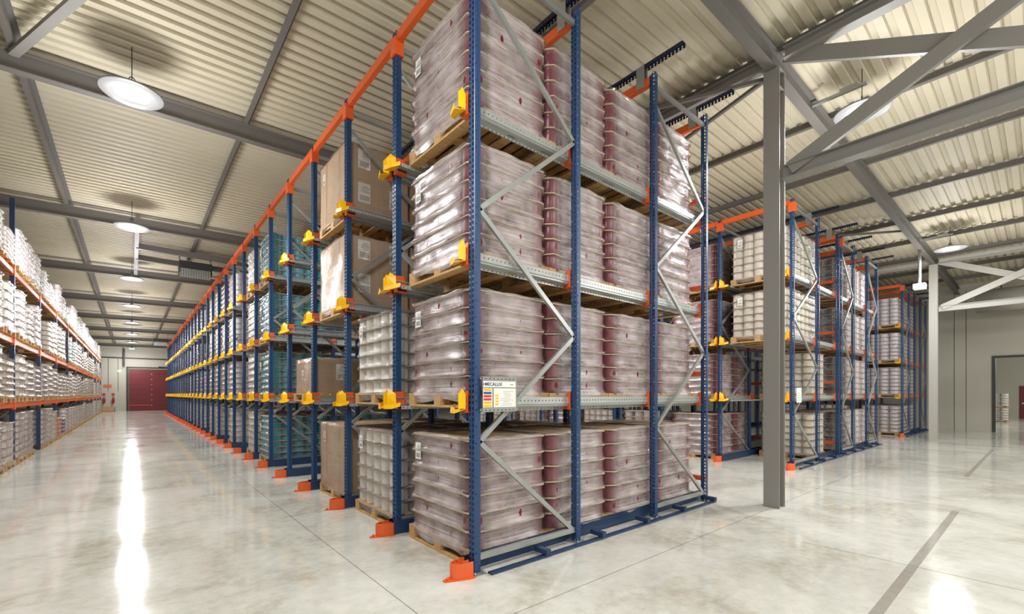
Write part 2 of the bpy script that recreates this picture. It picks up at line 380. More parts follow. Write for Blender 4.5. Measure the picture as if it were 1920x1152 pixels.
def lamp(x, y, z, label, rz=0, power=LAMP_W, group=None):
    if lamp_first[0]: o = lp; lamp_first[0] = False
    else:
        o = lp.copy(); C.objects.link(o)
        for c in lp_ch:
            k = c.copy(); C.objects.link(k); k.parent = o
    if z is None: z = rt(x)-.62
    o.location = (x, y, z); o.rotation_euler = (0, 0, rz); tag(o, label, 'lamp', group)
    ld = bpy.data.lights.new('lamp_light', 'AREA'); ld.shape = 'DISK'; ld.size = .36; ld.energy = power; ld.color = (.975, .985, 1)
    lo = bpy.data.objects.new('lamp_light', ld); C.objects.link(lo); lo.parent = o; lo.location = (0, 0, -.06)
    pd = bpy.data.lights.new('added_fill_light', 'POINT'); pd.energy = OMNI_W*power/LAMP_W; pd.shadow_soft_size = .34; pd.color = (.98, .985, 1); pd.specular_factor = .05
    po = bpy.data.objects.new('added_fill_light', pd); C.objects.link(po); po.parent = o; po.location = (0, 0, -1.2)  # added point light hung below the housing, brightens roof and pallet sides
    return o
for k in range(8):
    lamp(0, 8.25+FR_S*k, None, 'round white high bay lamp over the left aisle, %s along the row' % ORD[k], 0, group='high bay lamps over the left aisle')
LR = lamp(8.55, 1.82, None, 'round white high bay lamp hanging behind the crossed bracing', 0, group='high bay lamps on the right')
LR2 = lamp(18.2, 1.8, None, 'round white high bay lamp near the far right column', 0, group='high bay lamps on the right')
for q in (LR, LR2):
    MB().box((-.03, -.06, .36), (.03, .66, .40)).box((-.035, .05, .39), (.035, .28, .44)).obj('mounting_rail', M_galv, q)
for (x, y) in ((0, 1.65), (0, -4.9), (4.5, -3.5), (4.2, -8), (9.5, -3.5), (13.4, -3.5), (22, -3.5), (16, -8), (8.8, 8), (8.8, 14.6), (8.8, 21), (8.8, 30), (20.3, 20)):  # unseen lamps added for brightness; the first two continue the left aisle row
    lamp(x, y, None, 'unseen high bay lamp added to light the hall', group='high bay lamps outside the view')
lamp(38, -1.5, 5.0, 'round lamp in the next room beyond the opening', group='high bay lamps outside the view')
lamp(32, -1.5, 5.0, 'round lamp in the next room beyond the opening', group='high bay lamps outside the view')
# ---------------------------------------------------------------- ventilation units between the far frames
def vent(x, y, z, label):
    t = thing('ceiling_heater', label, 'heater', (x, y, z), 0, 'ceiling heaters')
    MB().box((-.46, -.25, .12), (.46, .40, .52)).obj('heater_case', M_dark, t)
    m = MB().box((-.44, -.36, -.04), (.40, -.25, .24)); m.obj('grille', M_galv, t)
    m = MB()
    for k in range(12): m.box((-.43+k*.07, -.375, -.03), (-.422+k*.07, -.36, .23))
    m.obj('grille_blade', M_dark, t)
    for sx in (-.44, .44): MB().tube((sx, 0, .5), (sx, 0, rb(x+sx)+RH-z), .02).obj('hanger', M_galv, t)
    return t
vent(1.68, 19.0, 5.60, 'grey louvred heater hanging under the roof over the left aisle')
vent(1.7, 44, 5.35, 'small dark heater hanging far down the left aisle')
MB().box((.1, 18.0, 6.08), (7, 18.12, 6.25)).obj('trimmer_beam', M_raft, ceiling)
MB().box((.1, 19.5, 6.08), (7, 19.62, 6.25)).obj('trimmer_beam', M_raft, ceiling)
MB().box((.06, 15.9, 6.1), (.16, 22.2, 6.28)).obj('trimmer_beam', M_raft, ceiling)
# duct near the right wall
t = thing('round_duct', 'round grey duct hanging by the right wall near the roof', 'duct', (25.6, .2, 5.25))
MB().lathe([(.42, -1.2), (.44, -1.2), (.44, 1.6), (.42, 1.6)], n=28, ax='y').obj('duct_pipe', M_steel_l, t)
MB().lathe([(.0, -1.19), (.42, -1.19)], n=28, ax='y').obj('duct_mouth', M_black, t)
for yy in (-.6, .9): MB().box((-.02, yy, .42), (.02, yy+.04, .75)).obj('duct_strap', M_dark, t)
# ---------------------------------------------------------------- drive-in racks
LV = [0.0, 1.57, 2.90, 4.25]                    # rail tops
SEAT = [0.0] + [z-.10 for z in LV[1:]]
POST_H = 5.78
def upright_mesh():
    m = MB(); w, d = .044, .038                 # half sizes: y, x
    pr = [(d, -w+.026), (d, -w+.012), (-.0, -w+.01), (-.006, -w), (-d+.006, -w), (-d, -w+.006), (-d, -.012), (-d+.006, -.008), (-d+.006, .008), (-d, .012), (-d, w-.006), (-d+.006, w), (-.006, w), (.0, w-.01), (d, w-.012), (d, w-.026)]
    m.sweep(pr, (0, 0, 0), (0, 0, POST_H), (1, 0, 0), (0, 1, 0), 0, False)
    return m.mesh('upright', M_blue)
ME_up = upright_mesh()
ME_plate = MB().box((-.07, -.09, 0), (.07, .09, .008)).lathe([(.012, .008), (.012, .03)], (-.05, -.07, 0), 6).lathe([(.012, .008), (.012, .03)], (.05, -.07, 0), 6).mesh('base_plate', M_galv)
def rail_mesh(L, s):
    m = MB(); e = .13 if s > 0 else .27; pr = [(.075*s, -.012), (.075*s, 0), (.06*s, 0), (.055*s, -.07), (.068*s, -.075), (.068*s, -.09), (.055*s, -.095), (.07*s, -.10), (e*s, -.10), (e*s, -.135), ((e-.01)*s, -.135)]
    m.sweep(pr, (0, 0, 0), (L, 0, 0), (0, 1, 0), (0, 0, 1)); return m.mesh('rail', M_galvp)
def nose_mesh(s):
    """yellow entry guide: peaked side fin plus a ramp in front of the ledge"""
    m = MB(); v = lambda x, y, z: (x, y*s, z)
    def plate(ps, th=.004):
        ps = [Vector(p) for p in ps]; nrm = (ps[1]-ps[0]).cross(ps[2]-ps[0]).normalized()*th; n_ = len(ps)
        m.add(ps+[p+nrm for p in ps], [tuple(range(n_))[::-1], tuple(range(n_, 2*n_))]+[(i, (i+1) % n_, n_+(i+1) % n_, n_+i) for i in range(n_)])
    plate([v(0, .045, .03), v(0, .045, -.10), v(-.075, .05, -.10), v(-.075, .05, .03), v(-.035, .045, .085)])
    plate([v(-.035, .045, .085), v(-.075, .05, .03), v(-.075, .05, -.10), v(.0, .13, -.10), v(.0, .105, .03)])
    plate([v(-.0, .045, -.10), v(-.12, .05, -.135), v(-.085, .17, -.135), v(.0, .23, -.105)])
    plate([v(-.12, .05, -.135), v(-.085, .17, -.135), v(-.08, .165, -.085), v(-.115, .06, -.085)])
    plate([v(-.085, .17, -.135), v(0, .23, -.105), v(0, .225, -.06), v(-.08, .165, -.085)])
    return m.mesh('entry_guide', M_yellow)
def bracket_mesh(s):
    m = MB(); m.box((-.052, .052*s, -.13), (.052, .058*s, .06)); v = lambda x, y, z: (x, y*s, z)
    ps = [v(-.056, .03, .06), v(-.056, .03, -.13), v(-.056, .13, -.13), v(-.056, .13, -.10), v(-.056, .07, .06)]
    n_ = 5; q = [(a+.112, b, c) for a, b, c in ps]
    m.add(ps+q, [(0, 1, 2, 3, 4), (9, 8, 7, 6, 5)]); m.box((-.06, .03*s, -.135), (.06, .14*s, -.13))
    return m.mesh('rail_bracket', M_orange)
ME_nose = {s: nose_mesh(s) for s in (1, -1)}; ME_br = {s: bracket_mesh(s) for s in (1, -1)}
def foot_mesh():
    m = MB(); N = 10; pts = [(.02, -.075), (-.0, -.075)]
    pts += [(-.17*math.sin(math.pi*i/N), -.075*math.cos(math.pi*i/N)) for i in range(N+1)] + [(.02, .075)]
    inner = [(x*.93+.002, y*.93) for x, y in pts]
    for z0, z1 in ((.004, .14),):
        m.sweep(pts, (0, 0, z0), (0, 0, z1), (1, 0, 0), (0, 1, 0), 0, False)
        m.sweep(inner, (0, 0, z0), (0, 0, z1), (1, 0, 0), (0, 1, 0), 0, False)
        n_ = len(pts); vs = [(x, y, z1) for x, y in pts]+[(x, y, z1) for x, y in inner]
        m.add(vs, [(i, i+1, n_+i+1, n_+i) for i in range(n_-1)])
    m.bar((-.16, 0, .12), (.02, 0, .12), .006, .03).bar((-.06, -.07, .12), (-.06, .07, .12), .006, .03)
    m.add([(-.235, -.02, .001), (-.235, .02, .001), (-.02, .1, .001), (.03, .1, .001), (.03, -.1, .001), (-.02, -.1, .001), (-.235, -.02, .009), (-.235, .02, .009), (-.02, .1, .009), (.03, .1, .009), (.03, -.1, .009), (-.02, -.1, .009)],
          [(0, 1, 2, 3, 4, 5), (11, 10, 9, 8, 7, 6)]+[(i, (i+1) % 6, 6+(i+1) % 6, 6+i) for i in range(6)])
    m.lathe([(.011, .009), (.011, .03)], (-.20, 0, 0), 6)
    return m.mesh('foot_guard', M_orange)
ME_foot = foot_mesh()
def drive_rack(name, label, xs, ys, ladders, full, indiv, dirs=1, stop=True, group=None, guides=True):
    """xs: upright lines in depth; ys: frame lines; ladders: pairs joined by lacing; full: frames with every upright; indiv: frames whose pieces are built singly"""
    R = thing(name, label, 'rack', (xs[0], ys[0], 0), 0, group)
    ox, oy = xs[0], ys[0]; L = xs[-1]-xs[0]+.12; n = len(ys)
    rm = {s: rail_mesh(L, s) for s in (1, -1)}
    far_r = MB(); far_d = MB(); far_b = MB(); far_p = MB(); far_i = MB()
    for i, y in enumerate(ys):
        yy = y-oy; single = i < indiv
        for j, x in enumerate(xs):
            if j == 0 or i < full:
                link('upright', ME_up, R, (x-ox, yy, 0))
                if single: link('base_plate', ME_plate, R, (x-ox, yy, 0))
        # floor guide channel and orange guard
        fr = MB()
        for s in (1, -1):
            if (i == 0 and s == -1): continue
            fr.sweep([(0, 0), (.012*s, 0), (.012*s, .145), (0, .15), (-.02*s, .15)], (-.08, yy+.075*s, .005), (L-.06, yy+.075*s, .005), (0, 1, 0), (0, 0, 1))
        if i == 0:
            fr.sweep([(0, 0), (0, .02), (-.05, .02), (-.05, 0)], (.07, yy-.10, .004), (L-.06, yy-.10, .004), (0, 1, 0), (0, 0, 1))
            for q in range(5):
                xq = .75+q*.86
                if xq < L: fr.box((xq-.03, yy-.18, .035), (xq+.03, yy-.0, .085))
        if single: fr.obj('floor_channel', M_bluep, R)
        else: far_p.merge(fr)
        if guides: link('foot_guard', ME_foot, R, (-.09, yy, 0))
        # lacing
        for (a, b) in ladders:
            xa, xb = xs[a]-ox, xs[b]-ox; z = .12; side = 1
            for k in range(5):
                z2 = z+1.05; p, q = ((xb-.04, yy, z), (xa+.04, yy, z2)) if side else ((xa+.04, yy, z), (xb-.04, yy, z2))
                tgt = MB() if single else far_d
                tgt.bar(p, q, .032, .045)
                if single: tgt.obj('diagonal_brace', M_galv, R)
                z = z2; side = 1-side
            for zz in (.135, 5.62):
                tgt = MB() if single else far_d
                tgt.bar((xa+.03, yy, zz), (xb-.03, yy, zz), .035, .055)
                if single: tgt.obj('horizontal_brace', M_galv, R)
        # rails
        for s in (1, -1):
            if (i == 0 and s == -1) or (i == n-1 and s == 1): continue
            for z in LV[1:]:
                if single:
                    r = link('pallet_rail', rm[s], R, (-.08, yy, z))
                    if guides: link('entry_guide', ME_nose[s], r, (.01, 0, 0))
                    for x in xs: link('rail_bracket', ME_br[s], r, (x-ox+.08, 0, 0))
                else:
                    pr = [(.06*s, 0), (.055*s, -.10), (.215*s, -.10), (.215*s, -.135)]
                    far_r.sweep(pr, (-.08, yy, z), (L-.08, yy, z), (0, 1, 0), (0, 0, 1))
                    if guides:
                        k = ME_nose[s]; b0 = len(far_i.v)
                        far_i.v += [(v.co.x-.07, v.co.y+yy, v.co.z+z) for v in k.vertices]
                        for f in k.polygons: far_i.f.append(tuple(b0+q for q in f.vertices)); far_i.m.append(0); far_i.sm.append(False)
                    far_b.box((-.055, yy+.03*s, z-.13), (-.05, yy+.12*s, z+.05))
    for mb, nm, mt in ((far_r, 'pallet_rail', M_galv), (far_d, 'diagonal_brace', M_galv), (far_b, 'rail_bracket', M_orange), (far_p, 'floor_channel', M_bluep), (far_i, 'entry_guide', M_yellow)):
        if mb.v: mb.obj(nm, mt, R)['kind'] = 'stuff'
    # orange portal beams, connectors and the perforated channels above them
    Ly = ys[-1]-ys[0]
    for j, x in enumerate(xs):
        m = MB(); m.sweep([(-.03, 0), (.03, 0), (.03, .11), (-.03, .11)], (x-ox, -.03 if j == 0 else .045, 5.65), (x-ox, Ly+.05, 5.65), (1, 0, 0), (0, 0, 1), 0, True, True)
        m.obj('top_beam', M_orange, R)
        if j == 0:
            cm = MB().box((-.056, -.062, 0), (.056, .062, .20)).mesh('beam_connector', M_orange)
            for i, y in enumerate(ys[:(30 if j == 0 else min(full, 8))]): link('beam_connector', cm, R, (x-ox, y-oy, 5.50))
        if j > 0:
            m = MB(); m.sweep([(-.04, -.02), (-.04, .03), (.04, .03), (.04, -.02)], (x-ox, -.42, 5.92), (x-ox, Ly+.3, 5.92), (1, 0, 0), (0, 0, 1))
            # rungs leave real gaps, so the channel reads as perforated from below
            m.obj('top_channel', M_bluetop2, R)
            m = MB().box((x-ox-.045, .12, 5.66), (x-ox-.035, .24, 5.95)).box((x-ox+.035, .12, 5.66), (x-ox+.045, .24, 5.95)); m.obj('channel_plate', M_galv, R)
    if stop:
        for z in (.28, 1.88, 3.2, 4.55):
            MB().box((L-.02, .05, z), (L+.03, Ly, z+.07)).obj('rear_stop_beam', M_orange, R)
    return R
def holes_z(name, col):
    m = mat(name, col, .45); nt = m.node_tree; n_ = nt.nodes; l = nt.links
    t = n_.new('ShaderNodeTexCoord'); s = n_.new('ShaderNodeSeparateXYZ'); l.new(t.outputs['Object'], s.inputs[0])
    M = lambda *k: math_node(nt, *k)
    f = M('LESS_THAN', M('ABSOLUTE', M('SUBTRACT', M('FRACT', M('DIVIDE', s.outputs[1], .05)), .5)), .2)
    g = M('LESS_THAN', M('ABSOLUTE', M('SUBTRACT', M('FRACT', M('DIVIDE', s.outputs[2], .025)), .5)), .3)
    tr = n_.new('ShaderNodeBsdfTransparent'); mx = n_.new('ShaderNodeMixShader'); l.new(M('MULTIPLY', f, g), mx.inputs[0])
    l.new(n_['Principled BSDF'].outputs[0], mx.inputs[1]); l.new(tr.outputs[0], mx.inputs[2]); l.new(mx.outputs[0], n_['Material Output'].inputs[0])
    return m
M_bluetop2 = holes_z('navy_perforated_top_channel', srgb(22, 34, 60))
PY = 1.551
NL = 29
XS1 = [2.35, 3.695, 5.205, 6.56]
YS1 = [3.30+PY*i for i in range(NL+1)]
drive_rack('drive_in_rack', 'long blue drive-in pallet rack with yellow entry guides facing the left aisle', XS1, YS1, ((0, 1), (2, 3)), 20, 8)
XS2 = [10.8, 12.45, 14.05]; XS2b = [14.3, 15.5, 17.0, 18.2]; YS2 = [3.5+PY*i for i in range(9)]
drive_rack('drive_in_rack', 'blue pallet rack with orange top beam just behind the tall grey column', XS2, YS2, ((0, 1),), 9, 3, stop=True)
drive_rack('drive_in_rack', 'blue pallet rack back to back behind the rack near the grey column', XS2b, YS2, ((0, 1), (2, 3)), 9, 2, stop=False, guides=False)
XS3 = [22.2, 23.5, 24.7, 25.98, 27.3]; YS3 = [3.5+PY*i for i in range(5)]
drive_rack('drive_in_rack', 'farthest blue pallet rack close to the right-hand wall', XS3, YS3, ((0, 1), (3, 4)), 5, 2, stop=False)
# ---------------------------------------------------------------- load sign on the corner upright
t = thing('load_sign', 'grey load notice plate with MECALUX heading bolted to the corner upright', 'sign', (2.385, 3.232, 1.44))
MB().box((0, 0, 0), (.40, .004, .315)).obj('back_plate', M_galv, t)
m = MB()
for k in range(8):
    for zz in (.012, .296): m.box((.025+k*.046, -.0015, zz), (.045+k*.046, 0, zz+.006))
m.obj('slot_row', M_black, t)
MB().box((.004, -.002, .225), (.385, 0, .278)).obj('heading_panel', M_paper, t)
cols = [M_yellow, mat('blue_notice', srgb(20, 80, 180), .5), mat('red_notice', srgb(225, 50, 45), .5), None, M_yellow, M_yellow]; cols[3] = cols[2]
m = MB().box((.004, -.002, .042), (.105, 0, .214)); m.obj('notice_backing', M_paper, t)
for k, cmat in enumerate(cols): MB().box((.008, -.003, .190-k*.029), (.096, -.002, .211-k*.029)).obj('notice_strip', cmat, t)
MB().box((.125, -.002, .042), (.385, 0, .214)).obj('instruction_panel', M_paper, t)
for k in range(4): MB().box((.140, -.003, .060+k*.027), (.178, -.002, .077+k*.027)).obj('warning_symbol', M_yellow, t)
m = MB(); random.seed(3)
for k in range(9): m.box((.20+random.random()*.05, -.003, .058+k*.016), (.30+random.random()*.07, -.002, .0596+k*.016))
for k in range(5): m.box((.014, -.0036, .193-k*.029+.004), (.07, -.0031, .195-k*.029+.004))
m.obj('fine_print', M_ink, t)
M_navyink = mat('navy_ink', srgb(20, 50, 120), .5)
MB().box((.318, -.003, .247), (.355, -.002, .252)).obj('small_mark', M_ink, t)
tc = bpy.data.curves.new('lettering', 'FONT'); tc.body = 'MECALUX'; tc.size = .043; tc.extrude = .0005; tc.space_character = 1.02; tc.offset = .0009
to = bpy.data.objects.new('lettering', tc); C.objects.link(to)
me = bpy.data.meshes.new_from_object(to.evaluated_get(bpy.context.evaluated_depsgraph_get())); bpy.data.objects.remove(to)
me.materials.clear(); me.materials.append(M_navyink)
lt = link('lettering', me, t, (.022, -.0028, .237)); lt.rotation_euler = (math.pi/2, 0, 0)
MB().box((.006, -.003, .238), (.014, -.002, .262)).obj('logo_mark', M_navyink, t)
for zz in (.02, .30): MB().lathe([(.008, 0), (.008, .006)], (-.02, 0, zz), 10, ax='y').obj('bolt', M_galv, t)
t = thing('load_sign', 'small white notice plate on the rack corner behind the grey column', 'sign', (10.86, 3.44, 1.42))
MB().box((0, 0, 0), (.30, .004, .32)).obj('back_plate', M_paper, t)
m = MB()
for k in range(4): m.box((.03, -.002, .05+k*.05), (.26, 0, .056+k*.05))
m.obj('fine_print', M_ink, t)
# ---------------------------------------------------------------- pallet loads
PW, PD = 1.2, 1.0            # y and x size of a pallet
def pallet_top():
    m = MB()
    for k in range(7):
        x = -.5+k*(1.0-.10)/6; m.box((x, -.6, .122), (x+.10, .6, .144))
    for y in (-.6, -.06, .48): m.box((-.5, y, .10), (.5, y+.12, .122))
    return m
def pallet_block(): return MB().box((-.05, -.06, 0), (.05, .06, .078))
def pallet_bottom(): return MB().box((-.05, -.6, 0), (.05, .6, .022))
ME_pt = pallet_top().mesh('deck', M_wood); ME_pb = pallet_block().mesh('block', M_wood); ME_pbb = pallet_bottom().mesh('bottom_board', M_wood)
def pallet_all():
    m = pallet_top()
    for x in (-.45, 0, .45):
        m.merge(pallet_bottom(), (x, 0, 0))
        for y in (-.54, 0, .54): m.merge(pallet_block(), (x, y, .022))
    return m
ME_pall = pallet_all().mesh('pallet', M_wood)
def can_mb(r, h, n=20, taper=.0, rim=.006, hat=False):
    pr = [(r*(1-taper)-rim*.5, 0), (r*(1-taper), .006), (r-rim*.4, h*.80), (r-rim*.4, h*.84), (r, h*.86), (r, h*.90), (r-rim, h*.92), (r-rim, h*.96), (r, h*.97), (r, h), (r-.012, h), (r-.014, h-.008)]
    return MB().lathe(pr, n=n, mis=None)
def sheet_mb(seed, top=False, w=1.2, d=1.0):
    rnd = random.Random(seed); m = MB(); N = 14; P = []; r = .07
    for sx, sy, ex, ey, k in ((-d/2+r, -w/2, d/2-r, -w/2, N), (d/2, -w/2+r, d/2, w/2-r, N), (d/2-r, w/2, -d/2+r, w/2, N), (-d/2, w/2-r, -d/2, -w/2+r, N)):
        for i in range(k): t_ = i/(k-1); P.append((sx+(ex-sx)*t_, sy+(ey-sy)*t_))
    n_ = len(P); zs = [(-.008*abs(math.sin(i*.9+seed))-.004*rnd.random()) for i in range(n_)]
    v = [(x, y, z) for (x, y), z in zip(P, zs)]+[(x, y, z+.009) for (x, y), z in zip(P, zs)]+[(x*.8, y*.8, .004) for x, y in P]
    m.add(v, [(i, (i+1) % n_, n_+(i+1) % n_, n_+i) for i in range(n_)]+[(n_+i, n_+(i+1) % n_, 2*n_+(i+1) % n_, 2*n_+i) for i in range(n_)]+[tuple(range(2*n_, 3*n_))]+[(i, 2*n_+i, 2*n_+(i+1) % n_, (i+1) % n_) for i in range(n_)])
    return m
def film_mb(seed, w, d, n, lh, z0, r=.11, flare=.022, pinch=.015):
    rnd = random.Random(seed); m = MB(); P = []
    def arc(cx, cy, a0):
        for i in range(7): a = a0+math.pi/2*i/6; P.append((cx+r*math.cos(a), cy+r*math.sin(a), math.cos(a), math.sin(a)))
    K = 13; hx, hy = d/2, w/2
    arc(hx-r, -hy+r, -math.pi/2); 
    for i in range(1, K): P.append((hx, -hy+r+(w-2*r)*i/K, 1, 0))
    arc(hx-r, hy-r, 0)
    for i in range(1, K): P.append((hx-r-(d-2*r)*i/K, hy, 0, 1))
    arc(-hx+r, hy-r, math.pi/2)
    for i in range(1, K): P.append((-hx, hy-r-(w-2*r)*i/K, -1, 0))
    arc(-hx+r, -hy+r, math.pi)
    for i in range(1, K): P.append((-hx+r+(d-2*r)*i/K, -hy, 0, -1))
    N = len(P); rings = []
    per = [0, .12, .3, .5, .7, .88]
    zz = [(-.09, -1)]+[((k+f)*lh, f) for k in range(n) for f in per]+[(n*lh, 0)]
    ph = [rnd.random()*6 for _ in range(6)]
    for z, f in zz:
        ring = []
        for i, (x, y, nx, ny) in enumerate(P):
            g = -.012 if f == -1 else flare*max(0, 1-min(f, 1-f)*7) - pinch*math.sin(math.pi*f)**.7
            corner = nx*ny
            u = x*9+y*7
            o = g + .004*math.sin(u*1.3+z*6+ph[0]) + .002*math.sin(u*2.9-z*15+ph[1]) + (rnd.random()-.5)*.0016
            ring.append((x+nx*o, y+ny*o, z0+z+ (.006*math.sin(u*2.1+ph[2]+z*4) if f >= 0 else .02*math.sin(u+ph[3]))))
        rings.append(ring)
    rings.append([(x*.93, y*.93, z0+n*lh+.012+.006*math.sin(x*20+y*13)) for x, y, _, _ in P])
    rings.append([(x*.80, y*.78, z0+n*lh+.010) for x, y, _, _ in P])
    v = [p for R in rings for p in R]
    m.add(v, [(j*N+i, j*N+(i+1) % N, (j+1)*N+(i+1) % N, (j+1)*N+i) for j in range(len(rings)-1) for i in range(N)], 0, True)
    return m
def label_mb(w=.11, h=.17):
    """paper label facing -x, centred"""
    m = MB().box((-.0015, -w/2, -h/2), (0, w/2, h/2), 0)
    for k in range(9): m.box((-.0022, -w*.38+k*w*.085, -h*.40), (-.0015, -w*.38+k*w*.085+w*.04, -h*.12), 1)
    for k in range(5): m.box((-.0022, -w*.4, .0+k*h*.08), (-.0015, w*(.1+.06*((k*7) % 4)), .004+k*h*.08), 1)
    return m
ME_label = label_mb().mesh('paper_label', [M_paper, M_ink])
#  kind: (goods name, columns y, columns x, layers, layer height, material(s), film, taper, widths)
KIND = {
 'maroon': dict(nm='paint_can', ny=5, nx=4, n=6, lh=.161, mt=M_maroon, fm=F_maroon, tp=.0, gap=.003, words='pallet of maroon cans in clear stretch film'),
 'white':  dict(nm='white_bucket', ny=5, nx=4, n=6, lh=.165, mt=M_white, fm=F_white, tp=.05, gap=.003, words='pallet of white buckets on layer sheets'),
 'cream':  dict(nm='white_bucket', ny=5, nx=4, n=6, lh=.165, mt=M_cream, fm=F_white, tp=.03, gap=.002, words='pallet of cream tubs in a neat grid'),
 'teal':   dict(nm='teal_bucket', ny=5, nx=4, n=7, lh=.135, mt=M_teal, fm=F_teal, tp=.03, gap=.003, words='pallet of teal buckets in clear film'),
 'silver': dict(nm='pale_bucket', ny=4, nx=4, n=6, lh=.165, mt=M_pearl, fm=F_silver, tp=.05, gap=.004, words='silvery film wrapped pallet of pale buckets'),
 'pearl':  dict(nm='pale_bucket', ny=4, nx=3, n=7, lh=.145, mt=M_pearl, fm=F_white, tp=.1, gap=.004, words='pallet of pale mauve tubs'),
 'brown':  dict(nm='dark_can', ny=5, nx=4, n=6, lh=.165, mt=M_brown, fm=F_silver, tp=.0, gap=.004, words='film wrapped pallet of dark cans'),
 'big':    dict(nm='white_tub', ny=3, nx=3, n=5, lh=.19, mt=M_white, fm=F_white, tp=.06, gap=.004, words='pallet of large white tubs'),
}
GEO = {}
def geo(kind):
    if kind in GEO: return GEO[kind]
    k = KIND[kind]; W, D = 1.17, .97; r = min(W/k['ny'], D/k['nx'])/2-k['gap']/2
    ch = k['lh']-.012
    sy = W/k['ny']; sx = D/k['nx']
    cells = [(-D/2+sx*(i+.5), -W/2+sy*(j+.5), i, j) for i in range(k['nx']) for j in range(k['ny']) if i in (0, k['nx']-1) or j in (0, k['ny']-1)]
    # square up: outer cans touch the outline
    cells = [(math.copysign(min(abs(x), D/2-r), x) if i not in (0, k['nx']-1) else math.copysign(D/2-r, x), y if j not in (0, k['ny']-1) else math.copysign(W/2-r, y)) for x, y, i, j in cells]
    SM = M_sheet2 if kind in ('cream', 'white', 'pearl', 'big') else M_sheet
    can = can_mb(r, ch, 20, k['tp']); canl = can_mb(r, ch, 12, k['tp'])
    stack = MB()
    for q in range(k['n']):
        for x, y in cells: stack.merge(canl, (x, y, .15+q*k['lh']))
        stack.merge(sheet_mb(q), (0, 0, .15+(q+1)*k['lh']-.010), {0: 1})
    g = dict(r=r, cells=cells, can=can.mesh(k['nm'], k['mt']), stack=stack.mesh(k['nm']+'_stack', [k['mt'], SM]),
             sheets=[sheet_mb(q).mesh('layer_sheet', SM) for q in range(3)],
             films=[film_mb(s_, W+.03, D+.03, k['n'], k['lh'], .15, r=min(r, .12)).mesh('stretch_film', k['fm']) for s_ in (1, 2, 3)])
    GEO[kind] = g; return g
KIND['orange'] = dict(nm='orange_bucket', ny=4, nx=4, n=4, lh=.15, mt=mat('orange_plastic', srgb(235, 110, 50), .4), fm=F_white, tp=.05, gap=.004, words='')
KIND['navy'] = dict(nm='blue_bucket', ny=4, nx=4, n=4, lh=.15, mt=mat('blue_plastic', srgb(34, 70, 150), .4), fm=F_white, tp=.05, gap=.004, words='')
SH = {'maroon': 'wrapped maroon cans', 'white': 'wrapped white buckets', 'cream': 'cream tubs', 'teal': 'wrapped teal buckets', 'silver': 'silvery wrapped buckets', 'pearl': 'pale mauve tubs', 'brown': 'wrapped dark cans', 'big': 'large white tubs', 'orange': 'low load of orange buckets', 'navy': 'low load of blue buckets'}
def add_pallet(t, detail):
    if not detail: link('pallet', ME_pall, t); return
    p = link('pallet', ME_pt, t)
    for x in (-.45, 0, .45):
        link('bottom_board', ME_pbb, p, (x, 0, 0))
        for y in (-.54, 0, .54): link('block', ME_pb, p, (x, y, .022))
def can_load(kind, lod, loc, label, rz=0, group=None, seed=0, lab=False, layers=None, sc=1):
    k = KIND[kind]; g = geo(kind)
    t = thing('pallet_load', label, 'pallet load', loc, rz, group)
    if sc != 1: t.scale = (1, 1, sc)
    add_pallet(t, lod == 0)
    if lod == 0:
        n = k['n']
        for q in range(n):
            for x, y in g['cells']:
                link(k['nm'], g['can'], t, (x, y, .15+q*k['lh']))
            link('layer_sheet', g['sheets'][(q+seed) % 3], t, (0, 0, .15+(q+1)*k['lh']-.010))
    else: link(k['nm']+'_stack', g['stack'], t)
    link('stretch_film', g['films'][seed % 3], t)
    if lab: link('paper_label', ME_label, t, (-.508, .38, .15+k['lh']*4.9))
    return t
ME_carton = {}
def carton_mesh(dx, dy, dz):
    key = (dx, dy, dz)
    if key not in ME_carton:
        e = .002; m = MB().box((-dx/2+e, -dy/2+e, 0), (dx/2-e, dy/2-e, dz-e), 0)
        m.box((-dx/2, -.03, .0), (dx/2, .03, dz), 1)
        ME_carton[key] = m.mesh('carton', [M_card, M_cardd])
    return ME_carton[key]
def carton_load(loc, label, nz=2, dz=.5, ny=2, nx=2, W=1.16, D=.98, seed=0, group=None, detail=True):
    t = thing('carton_load', label, 'pallet load', loc, 0, group); add_pallet(t, detail)
    dy, dx = W/ny, D/nx; cm = carton_mesh(dx, dy, dz)
    for k in range(nz):
        for i in range(nx):
            for j in range(ny):
                c = link('carton', cm, t, (-D/2+dx*(i+.5), -W/2+dy*(j+.5), .146+k*dz))
                if j == 0:
                    l_ = link('paper_label', ME_label, c, (.02, -dy/2-.0005, dz*.62)); l_.rotation_euler = (0, 0, math.pi/2); l_.scale = (1, 1.7, 1.7)
                if i == 0 and k == nz-1 and j == ny-1: link('paper_label', ME_label, c, (-dx/2-.0005, .1, dz*.55))
    f = film_mb(seed+5, W+.02, D+.02, nz, dz, .15, r=.02, flare=.004, pinch=.004).mesh('stretch_film', F_card)
    link('stretch_film', f, t); return t
LVN = ['on the floor', 'lowest rail level', 'middle rail level', 'top rail level']
def lane_y(i, ys=YS1): return ys[i]+PY/2-.035
def px_(j, x0=2.30, pitch=1.02): return x0+.52+j*pitch
PP = .985
def depth_word(j): return ['at the aisle', 'second from the aisle', 'third from the aisle', 'fourth from the aisle'][j]
# lane 0: maroon cans four deep on every level
for L in range(4):
    for j in range(4):
        can_load('maroon', 0, (2.375+.5+j*1.012, lane_y(0)-.04, SEAT[L]), 'maroon can pallet in the nearest lane, %s, %s' % (LVN[L], depth_word(j)), seed=j+L, lab=(j == 0), sc=(1.055, 1, 1.02, 1.05)[L], group='film wrapped maroon can pallets in the nearest lane')
